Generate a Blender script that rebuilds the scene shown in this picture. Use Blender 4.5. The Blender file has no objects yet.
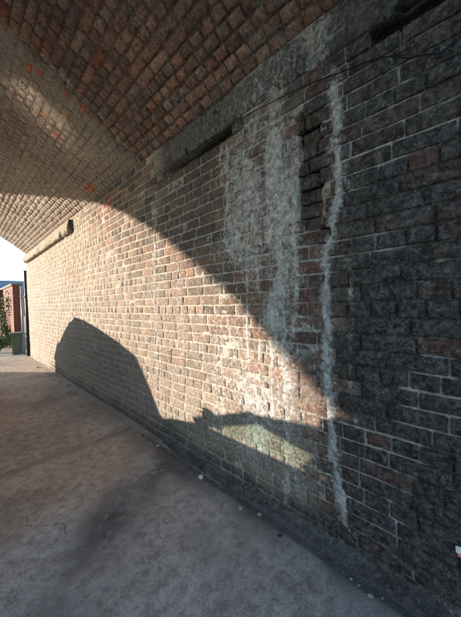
import bpy, bmesh, math, random
import numpy as np
from mathutils import Matrix, Vector

S = bpy.context.scene
COL = S.collection
PI = math.pi
rad = math.radians
random.seed(7)
RNG = np.random.default_rng(11)

# ------------------------------------------------------------------ camera
def set_camera(f_px, yaw, pitch, roll, loc):
    y, p, r = rad(yaw), rad(pitch), rad(roll)
    F = Vector((math.sin(y) * math.cos(p), math.cos(y) * math.cos(p), math.sin(p)))
    R0 = Vector((math.cos(y), -math.sin(y), 0)); U0 = R0.cross(F)
    R = R0 * math.cos(r) - U0 * math.sin(r); U = U0 * math.cos(r) + R0 * math.sin(r)
    cd = bpy.data.cameras.new('camera'); co = bpy.data.objects.new('camera', cd); COL.objects.link(co)
    cd.sensor_fit = 'VERTICAL'; cd.sensor_height = 36; cd.sensor_width = 36
    cd.lens = f_px / 617 * 36
    cd.clip_start = 0.02; cd.clip_end = 3000
    m = Matrix((R, U, -F)).transposed().to_4x4(); m.translation = loc
    co.matrix_world = m
    S.camera = co
set_camera(275, 44.85, -1.3, 1.5, Vector((-1.38, 0, 1.33)))

# ------------------------------------------------------------------ light
SUN_H = Vector((-0.806, 1.0, 0.0)).normalized()
SUN_EL = rad(10.85)
SUN_DIR = Vector((SUN_H.x * math.cos(SUN_EL), SUN_H.y * math.cos(SUN_EL), math.sin(SUN_EL)))
w = bpy.data.worlds.new('World'); S.world = w; w.use_nodes = True
nt = w.node_tree; bg = nt.nodes['Background']
sky = nt.nodes.new('ShaderNodeTexSky'); sky.sky_type = 'NISHITA'; sky.sun_disc = False
sky.sun_elevation = SUN_EL; sky.sun_rotation = math.atan2(SUN_H.x, SUN_H.y)
sky.air_density = 1.0; sky.dust_density = 0.1; sky.ozone_density = 1.9
nt.links.new(sky.outputs[0], bg.inputs[0]); bg.inputs[1].default_value = 0.15
sl = bpy.data.lights.new('sun', 'SUN'); so = bpy.data.objects.new('sun', sl); COL.objects.link(so)
sl.energy = 2.7; sl.angle = rad(0.45); sl.color = (1.0, 0.86, 0.69)
so.rotation_euler = (-SUN_DIR).to_track_quat('-Z', 'Y').to_euler()
so.location = SUN_DIR * 40
S.view_settings.view_transform = 'Standard'; S.view_settings.look = 'None'
S.view_settings.exposure = 2.32; S.view_settings.gamma = 1.0
S.view_settings.use_curve_mapping = False
cy = S.cycles
cy.use_denoising = True
try: cy.denoiser = 'OPENIMAGEDENOISE'
except Exception: pass
cy.max_bounces = 8; cy.diffuse_bounces = 6; cy.transparent_max_bounces = 12
cy.caustics_reflective = True; cy.blur_glossy = 0.0; cy.caustics_refractive = False
cy.sample_clamp_indirect = 30.0

# ------------------------------------------------------------------ dimensions (metres)
YN, YF = -0.95, 9.2           # near and far mouth of the tunnel
SPAN, RAD_V = 7.0, 5.36
XC = -SPAN / 2
ZS = 2.78                     # springing
TH = math.asin(SPAN / 2 / RAD_V)
ZC = ZS - RAD_V * math.cos(TH)
ZL = 2.55                     # underside of the ledge
NC = 33; CH = ZL / NC         # brick courses
TOP = 4.9

# ------------------------------------------------------------------ helpers
def tag(o, label=None, cat=None, group=None, kind=None):
    if label: o['label'] = label
    if cat: o['category'] = cat
    if group: o['group'] = group
    if kind: o['kind'] = kind
    return o
def empty(name, loc=(0, 0, 0), rz=0, label=None, cat=None, group=None):
    o = bpy.data.objects.new(name, None); COL.objects.link(o); o.location = loc; o.rotation_euler = (0, 0, rz)
    o.empty_display_size = 0.1
    return tag(o, label, cat, group)
def mesh_np(name, V, Q, mat, parent=None, attrs=None, smooth=False):
    V = np.asarray(V, np.float32).reshape(-1, 3); Q = np.asarray(Q, np.int32).reshape(-1, 4)
    me = bpy.data.meshes.new(name)
    me.vertices.add(len(V)); me.vertices.foreach_set('co', V.ravel())
    me.loops.add(Q.size); me.loops.foreach_set('vertex_index', Q.ravel())
    me.polygons.add(len(Q)); me.polygons.foreach_set('loop_start', np.arange(0, Q.size, 4, dtype=np.int32))
    me.polygons.foreach_set('loop_total', np.full(len(Q), 4, np.int32))
    if smooth: me.polygons.foreach_set('use_smooth', np.ones(len(Q), bool))
    for k, a in (attrs or {}).items():
        at = me.attributes.new(k, 'FLOAT_COLOR', 'POINT')
        c = np.ones((len(V), 4), np.float32); c[:, :a.shape[1]] = a
        at.data.foreach_set('color', c.ravel())
    me.update(calc_edges=True); me.validate()
    me.materials.append(mat)
    o = bpy.data.objects.new(name, me); COL.objects.link(o)
    if parent: o.parent = parent
    return o
def bm_obj(name, bm, mat, parent=None, smooth=False):
    me = bpy.data.meshes.new(name)
    bmesh.ops.recalc_face_normals(bm, faces=bm.faces)
    bm.to_mesh(me); bm.free()
    if smooth: me.polygons.foreach_set('use_smooth', np.ones(len(me.polygons), bool))
    me.materials.append(mat)
    o = bpy.data.objects.new(name, me); COL.objects.link(o)
    if parent: o.parent = parent
    return o
def add_box(bm, x0, x1, y0, y1, z0, z1, bev=0.0):
    vs = [bm.verts.new(p) for p in ((x0, y0, z0), (x1, y0, z0), (x1, y1, z0), (x0, y1, z0), (x0, y0, z1), (x1, y0, z1), (x1, y1, z1), (x0, y1, z1))]
    fs = [bm.faces.new([vs[i] for i in q]) for q in ((3, 2, 1, 0), (4, 5, 6, 7), (0, 1, 5, 4), (1, 2, 6, 5), (2, 3, 7, 6), (3, 0, 4, 7))]
    if bev:
        es = list({e for f in fs for e in f.edges})
        bmesh.ops.bevel(bm, geom=es, offset=bev, segments=2, affect='EDGES', profile=0.5)
    return vs
def add_tube(bm, pts, r, n=8, cap=True):
    rings = []
    pts = [Vector(p) for p in pts]
    for i, p in enumerate(pts):
        d = (pts[min(i + 1, len(pts) - 1)] - pts[max(i - 1, 0)]).normalized()
        a = d.cross(Vector((0.31, 0.2, 0.93))); a.normalize(); b = d.cross(a)
        rr = r[i] if isinstance(r, (list, tuple)) else r
        rings.append([bm.verts.new(p + (a * math.cos(2 * PI * k / n) + b * math.sin(2 * PI * k / n)) * rr) for k in range(n)])
    for A, B in zip(rings, rings[1:]):
        for k in range(n): bm.faces.new((A[k], A[(k + 1) % n], B[(k + 1) % n], B[k]))
    if cap: bm.faces.new(rings[0][::-1]); bm.faces.new(rings[-1])

def _hash(ix, iy, iz, seed):
    h = (ix * 374761393 + iy * 668265263 + iz * 2147483647 + seed * 974634071) & 0xFFFFFFFF
    h = ((h ^ (h >> 13)) * 1274126177) & 0xFFFFFFFF
    h = ((h ^ (h >> 16)) * 2246822519) & 0xFFFFFFFF
    return ((h ^ (h >> 15)) & 0xFFFFFF) / float(0xFFFFFF)
def noise(P, scale=1.0, seed=0, octaves=3, gain=0.5):
    """value noise in 0..1; P is (n,3)"""
    P = np.asarray(P, np.float64) * scale
    out = np.zeros(len(P)); amp = 1.0; tot = 0.0
    for o in range(octaves):
        q = P * (2.03 ** o) + 17.3 * o
        i = np.floor(q).astype(np.int64); f = q - i; f = f * f * (3 - 2 * f)
        acc = 0
        for dx in (0, 1):
            for dy in (0, 1):
                for dz in (0, 1):
                    wgt = (f[:, 0] if dx else 1 - f[:, 0]) * (f[:, 1] if dy else 1 - f[:, 1]) * (f[:, 2] if dz else 1 - f[:, 2])
                    acc = acc + wgt * _hash(i[:, 0] + dx, i[:, 1] + dy, i[:, 2] + dz, seed + o)
        out += acc * amp; tot += amp; amp *= gain
    return out / tot
def sst(a, b, x):
    t = np.clip((x - a) / (b - a), 0, 1); return t * t * (3 - 2 * t)

# ------------------------------------------------------------------ materials
class NT:
    def __init__(s, name):
        s.m = bpy.data.materials.new(name); s.m.use_nodes = True; s.t = s.m.node_tree
        s.b = s.t.nodes['Principled BSDF']
        s.b.inputs['Specular IOR Level'].default_value = 0.25
    def n(s, typ, **kw):
        x = s.t.nodes.new(typ)
        for k, v in kw.items(): setattr(x, k, v)
        return x
    def put(s, sock, v):
        if isinstance(v, bpy.types.NodeSocket): s.t.links.new(v, sock)
        elif isinstance(v, (tuple, list)) and len(v) == 3 and len(sock.default_value) == 4: sock.default_value = (*v, 1)
        else: sock.default_value = v
    def pos(s):
        return s.n('ShaderNodeTexCoord').outputs['Object']
    def noise(s, vec, scale, detail=4, rough=0.6, dist=0.0):
        x = s.n('ShaderNodeTexNoise'); s.put(x.inputs['Vector'], vec)
        x.inputs['Scale'].default_value = scale; x.inputs['Detail'].default_value = detail
        x.inputs['Roughness'].default_value = rough; x.inputs['Distortion'].default_value = dist
        return x.outputs['Fac']
    def scalev(s, vec, sc):
        x = s.n('ShaderNodeMapping'); s.put(x.inputs['Vector'], vec); x.inputs['Scale'].default_value = sc; return x.outputs[0]
    def math(s, op, a, b=0.0, c=0.0):
        x = s.n('ShaderNodeMath', operation=op); s.put(x.inputs[0], a); s.put(x.inputs[1], b); s.put(x.inputs[2], c); return x.outputs[0]
    def mr(s, v, a, b, c=0.0, d=1.0):
        x = s.n('ShaderNodeMapRange', interpolation_type='SMOOTHSTEP'); s.put(x.inputs[0], v)
        for i, q in enumerate((a, b, c, d)): s.put(x.inputs[i + 1], q)
        return x.outputs[0]
    def mix(s, f, a, b, blend='MIX'):
        x = s.n('ShaderNodeMix', data_type='RGBA', blend_type=blend); s.put(x.inputs[0], f); s.put(x.inputs[6], a); s.put(x.inputs[7], b); return x.outputs[2]
    def attr(s, name):
        x = s.n('ShaderNodeAttribute'); x.attribute_name = name; return x.outputs['Color']
    def sep(s, c):
        x = s.n('ShaderNodeSeparateColor'); s.put(x.inputs[0], c); return x.outputs
    def out(s, col=None, rough=None, hgt=None, bump=0.3, dist=0.01, metal=None):
        if col is not None: s.put(s.b.inputs['Base Color'], col)
        if rough is not None: s.put(s.b.inputs['Roughness'], rough)
        if metal is not None: s.put(s.b.inputs['Metallic'], metal)
        if hgt is not None:
            x = s.n('ShaderNodeBump'); x.inputs['Strength'].default_value = bump; x.inputs['Distance'].default_value = dist
            s.put(x.inputs['Height'], hgt); s.t.links.new(x.outputs[0], s.b.inputs['Normal'])
        return s.m

def masonry_mat(name, mortar=False, vault=False):
    """albedo from the 'col' attribute, grime and painted light from 'msk' (r lime and reflected sun, g soot and shade, b dust and sunlight) broken up by fine noise"""
    k = NT(name); p = k.pos()
    n1 = k.noise(p, 48, 9, 0.74); n2 = k.noise(p, 170, 5, 0.75); n3 = k.noise(p, 9, 7, 0.7); n5 = k.noise(p, 23, 8, 0.72, 0.8)
    sp = k.scalev(p, (1, 1.0, 0.25)); n4 = k.noise(sp, 30, 7, 0.72)
    g1 = k.mr(n1, 0.33, 0.67); g2 = k.mr(n2, 0.36, 0.64); g5 = k.mr(n5, 0.34, 0.66)
    base = k.attr('col'); m = k.sep(k.attr('msk'))
    base = k.mix(0.9, base, k.mix(g1, (0.52, 0.50, 0.49), (1.5, 1.46, 1.42)), 'MULTIPLY')
    base = k.mix(0.7, base, k.mix(g5, (0.6, 0.6, 0.62), (1.4, 1.4, 1.36)), 'MULTIPLY')
    d = k.mr(k.math('ADD', m[2], k.math('MULTIPLY', k.math('SUBTRACT', k.math('ADD', k.math('MULTIPLY', n3, 0.6), k.math('MULTIPLY', n1, 0.4)), 0.5), 1.8)), 0.2, 1.0)
    base = k.mix(k.math('MULTIPLY', d, 0.8), base, k.mix(g1, (0.24, 0.192, 0.155), (0.53, 0.445, 0.37)))
    sfac = k.mr(k.math('ADD', m[1], k.math('MULTIPLY', k.math('SUBTRACT', k.math('ADD', k.math('MULTIPLY', n1, 0.6), k.math('MULTIPLY', n3, 0.4)), 0.5), 2.2)), 0.2, 0.9)
    base = k.mix(k.math('MULTIPLY', sfac, 0.85), base, k.mix(k.mr(k.math('ADD', k.math('MULTIPLY', n1, 0.6), k.math('MULTIPLY', n5, 0.4)), 0.40, 0.66), (0.018, 0.016, 0.0165), (0.185, 0.168, 0.164)))
    lf = k.mr(k.math('ADD', m[0], k.math('MULTIPLY', k.math('SUBTRACT', k.math('ADD', k.math('MULTIPLY', n1, 0.55), k.math('MULTIPLY', n4, 0.45)), 0.5), 3.0)), 0.25, 1.0)
    base = k.mix(k.math('MULTIPLY', lf, 0.86), base, k.mix(k.math('MULTIPLY_ADD', g5, 0.6, k.math('MULTIPLY', g1, 0.45)), (0.17, 0.158, 0.152), (0.80, 0.785, 0.775)))
    # pits and pale salt flecks
    pit = k.mr(k.noise(p, 70, 5, 0.68), 0.57, 0.66)
    base = k.mix(k.math('MULTIPLY', pit, 0.6), base, k.mix(0.8, base, (0.012, 0.011, 0.011)))
    fl = k.mr(k.noise(k.scalev(p, (1.0, 1.0, 1.4)), 64, 7, 0.78, 1.2), 0.55, 0.61)
    base = k.mix(k.math('MULTIPLY', fl, k.mr(n3, 0.44, 0.58, 0.0, 0.75)), base, (0.36, 0.355, 0.355))
    h = k.math('ADD', k.math('MULTIPLY', g1, 0.55), k.math('ADD', k.math('MULTIPLY', g2, 0.22), k.math('ADD', k.math('MULTIPLY', g5, 0.6), k.math('MULTIPLY', pit, -0.5))))
    return k.out(base, 0.93, h, 0.75, 0.007)
M_BRICK = masonry_mat('old_brick'); M_MORTAR = masonry_mat('old_mortar', True)

def concrete_floor_mat():
    k = NT('dusty_concrete'); p = k.pos()
    c = k.attr('col'); m = k.sep(k.attr('msk'))
    n1 = k.noise(p, 14, 10, 0.76); n2 = k.noise(p, 75, 6, 0.75); n3 = k.noise(p, 3.5, 6, 0.65, 0.6); n4 = k.noise(p, 260, 2, 0.6)
    base = k.mix(0.9, c, k.mix(k.mr(n1, 0.33, 0.67), (0.62, 0.6, 0.58), (1.35, 1.36, 1.38)), 'MULTIPLY')
    base = k.mix(0.7, base, k.mix(k.mr(n2, 0.35, 0.65), (0.72, 0.71, 0.70), (1.28, 1.27, 1.26)), 'MULTIPLY')
    st = k.mr(k.math('ADD', m[0], k.math('MULTIPLY', k.math('SUBTRACT', k.math('ADD', k.math('MULTIPLY', n1, 0.45), k.math('ADD', k.math('MULTIPLY', n3, 0.3), k.math('MULTIPLY', n2, 0.25))), 0.5), 3.2)), 0.1, 1.15)
    base = k.mix(k.math('MULTIPLY', st, 0.72), base, (0.032, 0.031, 0.032))
    base = k.mix(k.mr(n2, 0.58, 0.75, 0, 0.5), base, (0.03, 0.03, 0.03))
    pl = k.mr(k.math('ADD', m[1], k.math('MULTIPLY', k.math('SUBTRACT', n2, 0.5), 2.2)), 0.35, 0.95)
    base = k.mix(k.math('MULTIPLY', pl, 0.7), base, (0.42, 0.40, 0.37))
    # hairline cracks and light and dark aggregate
    wv = k.n('ShaderNodeVectorMath', operation='MULTIPLY_ADD'); nz = k.n('ShaderNodeTexNoise'); k.put(nz.inputs['Vector'], p); nz.inputs['Scale'].default_value = 3.0; nz.inputs['Detail'].default_value = 5
    k.put(wv.inputs[0], nz.outputs['Color']); wv.inputs[1].default_value = (0.35, 0.35, 0.35); k.put(wv.inputs[2], p)
    vo = k.n('ShaderNodeTexVoronoi', feature='DISTANCE_TO_EDGE'); k.put(vo.inputs['Vector'], wv.outputs[0]); vo.inputs['Scale'].default_value = 0.95
    crack = k.math('MULTIPLY', k.mr(vo.outputs['Distance'], 0.0006, 0.003, 1.0, 0.0), k.mr(k.noise(p, 1.3, 3), 0.50, 0.60))
    base = k.mix(k.math('MULTIPLY', crack, 0.4), base, (0.02, 0.02, 0.02))
    ag = k.noise(p, 120, 2, 0.5)
    base = k.mix(k.mr(ag, 0.64, 0.70, 0, 0.55), base, (0.50, 0.48, 0.45)); base = k.mix(k.mr(ag, 0.36, 0.30, 0, 0.6), base, (0.05, 0.045, 0.042))
    h = k.math('ADD', k.math('MULTIPLY', n1, 0.8), k.math('ADD', k.math('MULTIPLY', n2, 0.5), k.math('ADD', k.math('MULTIPLY', ag, 0.5), k.math('MULTIPLY', crack, -1.0))))
    return k.out(base, k.mr(n3, 0.3, 0.7, 0.75, 0.95), h, 0.7, 0.012)
M_FLOOR = concrete_floor_mat()

def simple_mat(name, col, rough=0.6, metal=0.0, var=0.25, scale=20, bump=0.15, dist=0.004, col2=None):
    k = NT(name); p = k.pos(); n = k.noise(p, scale, 5, 0.65)
    c2 = col2 or tuple(v * (1 - var) for v in col); c1 = tuple(min(1, v * (1 + var)) for v in col)
    return k.out(k.mix(k.mr(n, 0.3, 0.7), c2, c1), rough, n, bump, dist, metal)
M_RENDER = masonry_mat('cement_render', True)
M_CABLE = simple_mat('black_cable', (0.012, 0.012, 0.012), 0.6)
M_PIPE = simple_mat('pipe_dark_paint', (0.03, 0.028, 0.028), 0.5)
M_PIPE_L = simple_mat('pipe_grey_plastic', (0.36, 0.36, 0.37), 0.45)
M_BIN = simple_mat('bin_green_plastic', (0.13, 0.18, 0.145), 0.5, scale=9)
M_STONE = simple_mat('pale_stone', (0.5, 0.49, 0.47), 0.85, scale=60, bump=0.5)
M_RUBBLE = simple_mat('grey_rubble', (0.34, 0.32, 0.3), 0.9, scale=40, bump=0.5)
M_GRIT = simple_mat('dark_grit', (0.06, 0.055, 0.05), 0.9, scale=40, bump=0.5)
M_PAPER = simple_mat('white_paper', (0.75, 0.76, 0.78), 0.7, var=0.08)
M_PAPER2 = simple_mat('pink_print', (0.6, 0.25, 0.3), 0.7, var=0.2)
M_SLATE = simple_mat('grey_roof_slate', (0.13, 0.15, 0.18), 0.7, scale=3)
M_COPING = simple_mat('coping_stone', (0.2, 0.17, 0.13), 0.9, scale=30, bump=0.4)
M_WOOD = simple_mat('bark', (0.07, 0.05, 0.035), 0.9, scale=40, bump=0.5)

def leaf_mat(name, a, b):
    k = NT(name); k.b.inputs['Subsurface Weight'].default_value = 0.0
    oi = k.n('ShaderNodeNewGeometry').outputs['Random Per Island']
    return k.out(k.mix(oi, a, b), 0.6)
M_LEAF = leaf_mat('leaf_green', (0.035, 0.075, 0.02), (0.11, 0.15, 0.04))
M_IVY = leaf_mat('ivy_leaf', (0.05, 0.085, 0.025), (0.14, 0.17, 0.055))

def brick_tex_mat(name, c1, c2, mortar, axis):
    k = NT(name); p = k.pos()
    s = k.n('ShaderNodeSeparateXYZ'); k.put(s.inputs[0], p)
    cb = k.n('ShaderNodeCombineXYZ'); k.put(cb.inputs[0], k.math('ADD', s.outputs[0], s.outputs[1])); k.put(cb.inputs[1], s.outputs[2])
    b = k.n('ShaderNodeTexBrick'); k.put(b.inputs['Vector'], cb.outputs[0])
    b.inputs['Scale'].default_value = 1.0; b.inputs['Brick Width'].default_value = 0.225; b.inputs['Row Height'].default_value = 0.076
    b.inputs['Mortar Size'].default_value = 0.006; b.inputs['Bias'].default_value = -0.1
    k.put(b.inputs['Color1'], c1); k.put(b.inputs['Color2'], c2); k.put(b.inputs['Mortar'], mortar)
    n = k.noise(p, 25, 5, 0.65)
    c = k.mix(0.8, b.outputs['Color'], k.mix(n, (0.5, 0.5, 0.5), (1.5, 1.5, 1.5)), 'MULTIPLY')
    h = k.math('ADD', k.math('MULTIPLY', b.outputs['Fac'], -0.7), k.math('MULTIPLY', n, 0.4))
    return k.out(c, 0.9, h, 0.7, 0.01)
M_PIER = brick_tex_mat('red_brick', (0.21, 0.072, 0.048), (0.14, 0.05, 0.036), (0.20, 0.165, 0.14), 0)
M_SPANDREL = brick_tex_mat('bridge_face_brick', (0.16, 0.08, 0.055), (0.10, 0.055, 0.04), (0.22, 0.2, 0.18), 0)
M_HOUSE = brick_tex_mat('house_brick', (0.22, 0.11, 0.07), (0.17, 0.085, 0.06), (0.3, 0.27, 0.24), 0)

def ground_mat():
    k = NT('yard_ground'); p = k.pos(); n = k.noise(p, 0.6, 8, 0.7); n2 = k.noise(p, 12, 6, 0.7)
    c = k.mix(k.mr(n, 0.35, 0.65), (0.16, 0.145, 0.125), (0.30, 0.27, 0.22))
    c = k.mix(0.6, c, k.mix(n2, (0.5, 0.5, 0.5), (1.5, 1.5, 1.5)), 'MULTIPLY')
    return k.out(c, 0.95, n2, 0.6, 0.02)
M_GROUND = ground_mat()

# ------------------------------------------------------------------ setting: ground
def rect_sheet(name, x0, x1, y0, y1, z, mat, holes=None):
    bm = bmesh.new(); bm.faces.new([bm.verts.new(q) for q in ((x0, y0, z), (x1, y0, z), (x1, y1, z), (x0, y1, z))])
    return bm_obj(name, bm, mat)
tag(rect_sheet('ground', -800, 800, -800, 800, -0.035, M_GROUND), kind='structure')

def gauss(x, y, cx, cy_, sx, sy, ang=0.0):
    c, s = math.cos(ang), math.sin(ang)
    u = (x - cx) * c + (y - cy_) * s; v = -(x - cx) * s + (y - cy_) * c
    return np.exp(-(u / sx) ** 2 - (v / sy) ** 2)
def make_floor():
    xs = np.concatenate([np.arange(-7.0, -1.7, 0.12), np.arange(-1.7, 0.021, 0.018)]); ys = np.concatenate([np.arange(YN, 4.5, 0.018), np.arange(4.5, YF + 0.6, 0.05)])
    X, Y = np.meshgrid(xs, ys, indexing='ij'); nx, ny = X.shape
    P = np.stack([X.ravel(), Y.ravel(), np.zeros(X.size)], 1)
    x, y = P[:, 0], P[:, 1]
    z = (noise(P, 1.2, 3, 3) - 0.5) * 0.02 + (noise(P, 9, 5, 3) - 0.5) * 0.007 + (noise(P, 45, 6, 2) - 0.5) * 0.0028
    wob = (noise(P, 2.2, 21, 4) - 0.5); wob2 = (noise(P, 6, 22, 4) - 0.5)
    # brown, rough old slab to the left; greyer, smoother screed to the right, lapping over it along a ragged edge
    edge = (0.55 * (x + 0.27) + (y - 1.95) + wob * 0.8 + wob2 * 0.25)    # >0: beyond (far)
    grey = 1 - sst(-0.25, 0.35, edge + 0.9 * sst(-0.2, -1.3, x) * 0.6)
    brown = np.array([0.46, 0.355, 0.275]); gr = np.array([0.385, 0.345, 0.32]); pale = np.array([0.33, 0.27, 0.20])
    far = sst(4.5, 8.0, y)
    col = brown * (1 - grey)[:, None] + gr * grey[:, None]
    col = col * (1 - far)[:, None] + pale * far[:, None]
    col *= (0.72 + 0.56 * noise(P, 3.0, 31, 4))[:, None]
    z += grey * 0.004
    dark = 0.6 * gauss(x, y, -0.40, 1.22, 0.13, 0.2, 0.5) + 0.6 * gauss(x, y, -0.12, 1.1, 0.10, 0.25)
    dark += 0.9 * gauss(x, y, -0.30, 1.98, 0.10, 0.28, -0.6) + 0.75 * gauss(x, y, -0.16, 1.75, 0.08, 0.35)
    dark += 0.72 * gauss(x, y, -0.84, 1.68, 0.55, 0.19, 0.75) + 0.35 * gauss(x, y, -0.35, 2.0, 0.25, 0.14, 0.4)
    dark += 0.6 * gauss(x, y, -0.43, 2.85, 0.45, 0.07, 0.1) + 0.6 * gauss(x, y, -1.05, 2.85, 0.4, 0.06, 0.15)
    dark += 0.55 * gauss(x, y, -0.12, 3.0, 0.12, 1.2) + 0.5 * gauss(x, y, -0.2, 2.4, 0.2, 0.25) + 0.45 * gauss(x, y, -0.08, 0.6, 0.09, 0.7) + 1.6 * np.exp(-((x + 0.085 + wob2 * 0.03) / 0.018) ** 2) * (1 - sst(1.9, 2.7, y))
    dark += 0.35 * gauss(x, y, -0.45, 3.6, 0.3, 0.15, 0.3) + 0.3 * gauss(x, y, -0.5, 4.6, 0.4, 0.2, 0.3)
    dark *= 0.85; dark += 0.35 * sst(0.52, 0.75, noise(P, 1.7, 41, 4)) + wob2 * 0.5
    lite = 0.55 * gauss(x, y, -0.28, 2.2, 0.10, 0.35, -0.5) + 0.4 * gauss(x, y, -0.55, 2.25, 0.25, 0.25) + 0.75 * gauss(x, y, -0.05, 5.2, 0.08, 2.0) + 0.35 * sst(0.55, 0.8, noise(P, 2.6, 43, 4))
    pit = 1.0 * gauss(x, y, -0.80, 1.72, 0.5, 0.17, 0.75) + 0.7 * gauss(x, y, -0.28, 2.15, 0.14, 0.35, 0.3)
    z += pit * (noise(P, 26, 52, 3) - 0.5) * 0.026 + (noise(P, 20, 53, 3) - 0.5) * 0.006; lite = lite + pit * 0.8 * sst(0.6, 0.75, noise(P, 24, 54, 2)); dark = dark + pit * (0.15 + 0.55 * (noise(P, 22, 55, 3) - 0.4))
    P[:, 2] = z
    i = np.arange(nx * ny).reshape(nx, ny)
    Q = np.stack([i[:-1, :-1], i[1:, :-1], i[1:, 1:], i[:-1, 1:]], -1).reshape(-1, 4)
    msk = np.stack([dark, lite, 0 * dark], 1)
    tag(mesh_np('concrete_pavement', P, Q, M_FLOOR, attrs={'col': col, 'msk': msk}, smooth=True), kind='structure')
make_floor()

# ------------------------------------------------------------------ brickwork
def grid_bricks(rects, bu, bv, mapper, proud, seed, rough=0.0012, skirt=0.03, bevel=0.004):
    """rects (n,4)=u0,u1,v0,v1 ; bu,bv fractional inner grid lines ; mapper(u,v,n)->xyz. Returns V,Q,uvn,brick index"""
    n = len(rects); u0, u1, v0, v1 = [rects[:, i][:, None, None] for i in range(4)]
    gu = np.array([0.0, 0.0, *bu, 1.0, 1.0]); gv = np.array([0.0, 0.0, *bv, 1.0, 1.0])
    a, b = len(gu), len(gv)
    U = u0 + (u1 - u0) * gu[None, :, None] + np.zeros((1, 1, b)); V = v0 + (v1 - v0) * gv[None, None, :] + np.zeros((1, a, 1))
    Nn = np.zeros((n, a, b)) + proud[:, None, None]
    r = np.random.default_rng(seed)
    ring = np.zeros((a, b), bool); ring[1, 1:-1] = ring[-2, 1:-1] = True; ring[1:-1, 1] = ring[1:-1, -2] = True
    corner = np.zeros((a, b), bool); corner[1, 1] = corner[1, -2] = corner[-2, 1] = corner[-2, -2] = True
    cu = (u0 + u1) / 2; cv = (v0 + v1) / 2
    Nn = np.where(ring[None], Nn - bevel * (0.4 + 0.8 * r.random((n, a, b))), Nn + (r.random((n, a, b)) - 0.5) * rough * 2)
    shr = np.where(corner[None], 0.001 + 0.0045 * r.random((n, a, b)) ** 2, np.where(ring[None], 0.003 * r.random((n, a, b)), 0))
    U = U - np.sign(U - cu) * shr; V = V - np.sign(V - cv) * shr * 0.8
    # whole-brick tilt
    tu = (r.random((n, 1, 1)) - 0.5) * 0.003; tv = (r.random((n, 1, 1)) - 0.5) * 0.003
    Nn = Nn + tu * (U - cu) / np.maximum(u1 - u0, 1e-4) * 2 + tv * (V - cv) / np.maximum(v1 - v0, 1e-4) * 2
    # outermost ring: copy of the edge ring pushed back behind the mortar
    for A in (U, V):
        A[:, 0, :] = A[:, 1, :]; A[:, -1, :] = A[:, -2, :]; A[:, :, 0] = A[:, :, 1]; A[:, :, -1] = A[:, :, -2]
    Nn[:, 0, :] = Nn[:, -1, :] = -skirt; Nn[:, :, 0] = Nn[:, :, -1] = -skirt
    u, v, nn = U.ravel(), V.ravel(), Nn.ravel()
    i = np.arange(n * a * b).reshape(n, a, b)
    Q = np.stack([i[:, :-1, :-1], i[:, 1:, :-1], i[:, 1:, 1:], i[:, :-1, 1:]], -1).reshape(-1, 4)
    return mapper(u, v, nn), Q, u, v, nn, np.repeat(np.arange(n), a * b)

def english_bond(ua, ub, ncourse, ch, seed, joint=0.008, jit=0.003, v_start=0.0, mixed=False):
    r = np.random.default_rng(seed); out = []
    for c in range(ncourse):
        header = (c % 4 == 0) if not mixed else (r.random() < 0.62)
        L = (0.1125 if header else 0.225) * (0.93 if mixed else 1)
        u = ua - (0.056 if header else 0.0) - (r.random() * 0.11 if not mixed else r.random() * 0.2)
        while u < ub:
            l = L + (r.random() - 0.5) * 0.012
            if not mixed and r.random() < 0.10: l = 0.1125 if L > 0.2 else 0.225
            a, b = max(u + joint / 2, ua), min(u + l - joint / 2, ub)
            if b - a > 0.03:
                v = v_start + c * ch
                out.append((a + (r.random() - 0.5) * jit, b + (r.random() - 0.5) * jit, v + joint / 2 + (r.random() - 0.5) * jit, v + ch - joint / 2 + (r.random() - 0.5) * jit))
            u += l
    return np.array(out)

def wave(u, v):
    """slow unevenness of the wall face"""
    P = np.stack([u * 0 + 3.1, u, v], 1)
    return (noise(P, 0.9, 61, 2) - 0.5) * 0.03 + (noise(P, 3.5, 62, 2) - 0.5) * 0.008

def streak(y, z, yc, wd, z0, z1, P, wob=0.05, sc=3.0, seed=0, soft=0.15):
    d = y - yc - (noise(P * np.array([1, 0.4, 1.0]), sc, seed, 3) - 0.5) * wob * 2
    ww = wd * (0.5 + noise(P, 7, seed + 5, 2))
    return np.exp(-(d / ww) ** 2) * sst(z0 - soft, z0 + soft, z) * (1 - sst(z1 - soft, z1 + soft, z))

RUN_A = [(0.605, 2.52), (0.605, 2.355), (0.592, 2.225), (0.600, 2.08), (0.588, 1.878), (0.632, 1.713), (0.668, 1.538), (0.661, 1.328), (0.671, 1.117), (0.669, 0.905), (0.657, 0.694), (0.644, 0.485), (0.616, 0.285), (0.582, 0.10)]
RUN_B = [(0.80, 2.35), (0.806, 2.219), (0.83, 2.007), (0.854, 1.846), (0.846, 1.618), (0.845, 1.39), (0.877, 1.159), (0.891, 0.864), (0.911, 0.621), (0.89, 0.329), (0.861, 0.12)]
def run(y, z, path, wd, P, seed, wob=0.012):
    pz = np.array([q[1] for q in path][::-1]); py = np.array([q[0] for q in path][::-1])
    yc = np.interp(z, pz, py); d = y - yc - (noise(P, 14, seed, 3) - 0.5) * wob * 2
    ww = wd * (0.35 + 1.3 * noise(P, 11, seed + 5, 3))
    return np.exp(-(d / ww) ** 2) * sst(pz[0] - 0.03, pz[0] + 0.1, z) * (1 - sst(pz[-1] - 0.08, pz[-1] + 0.02, z))
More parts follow.
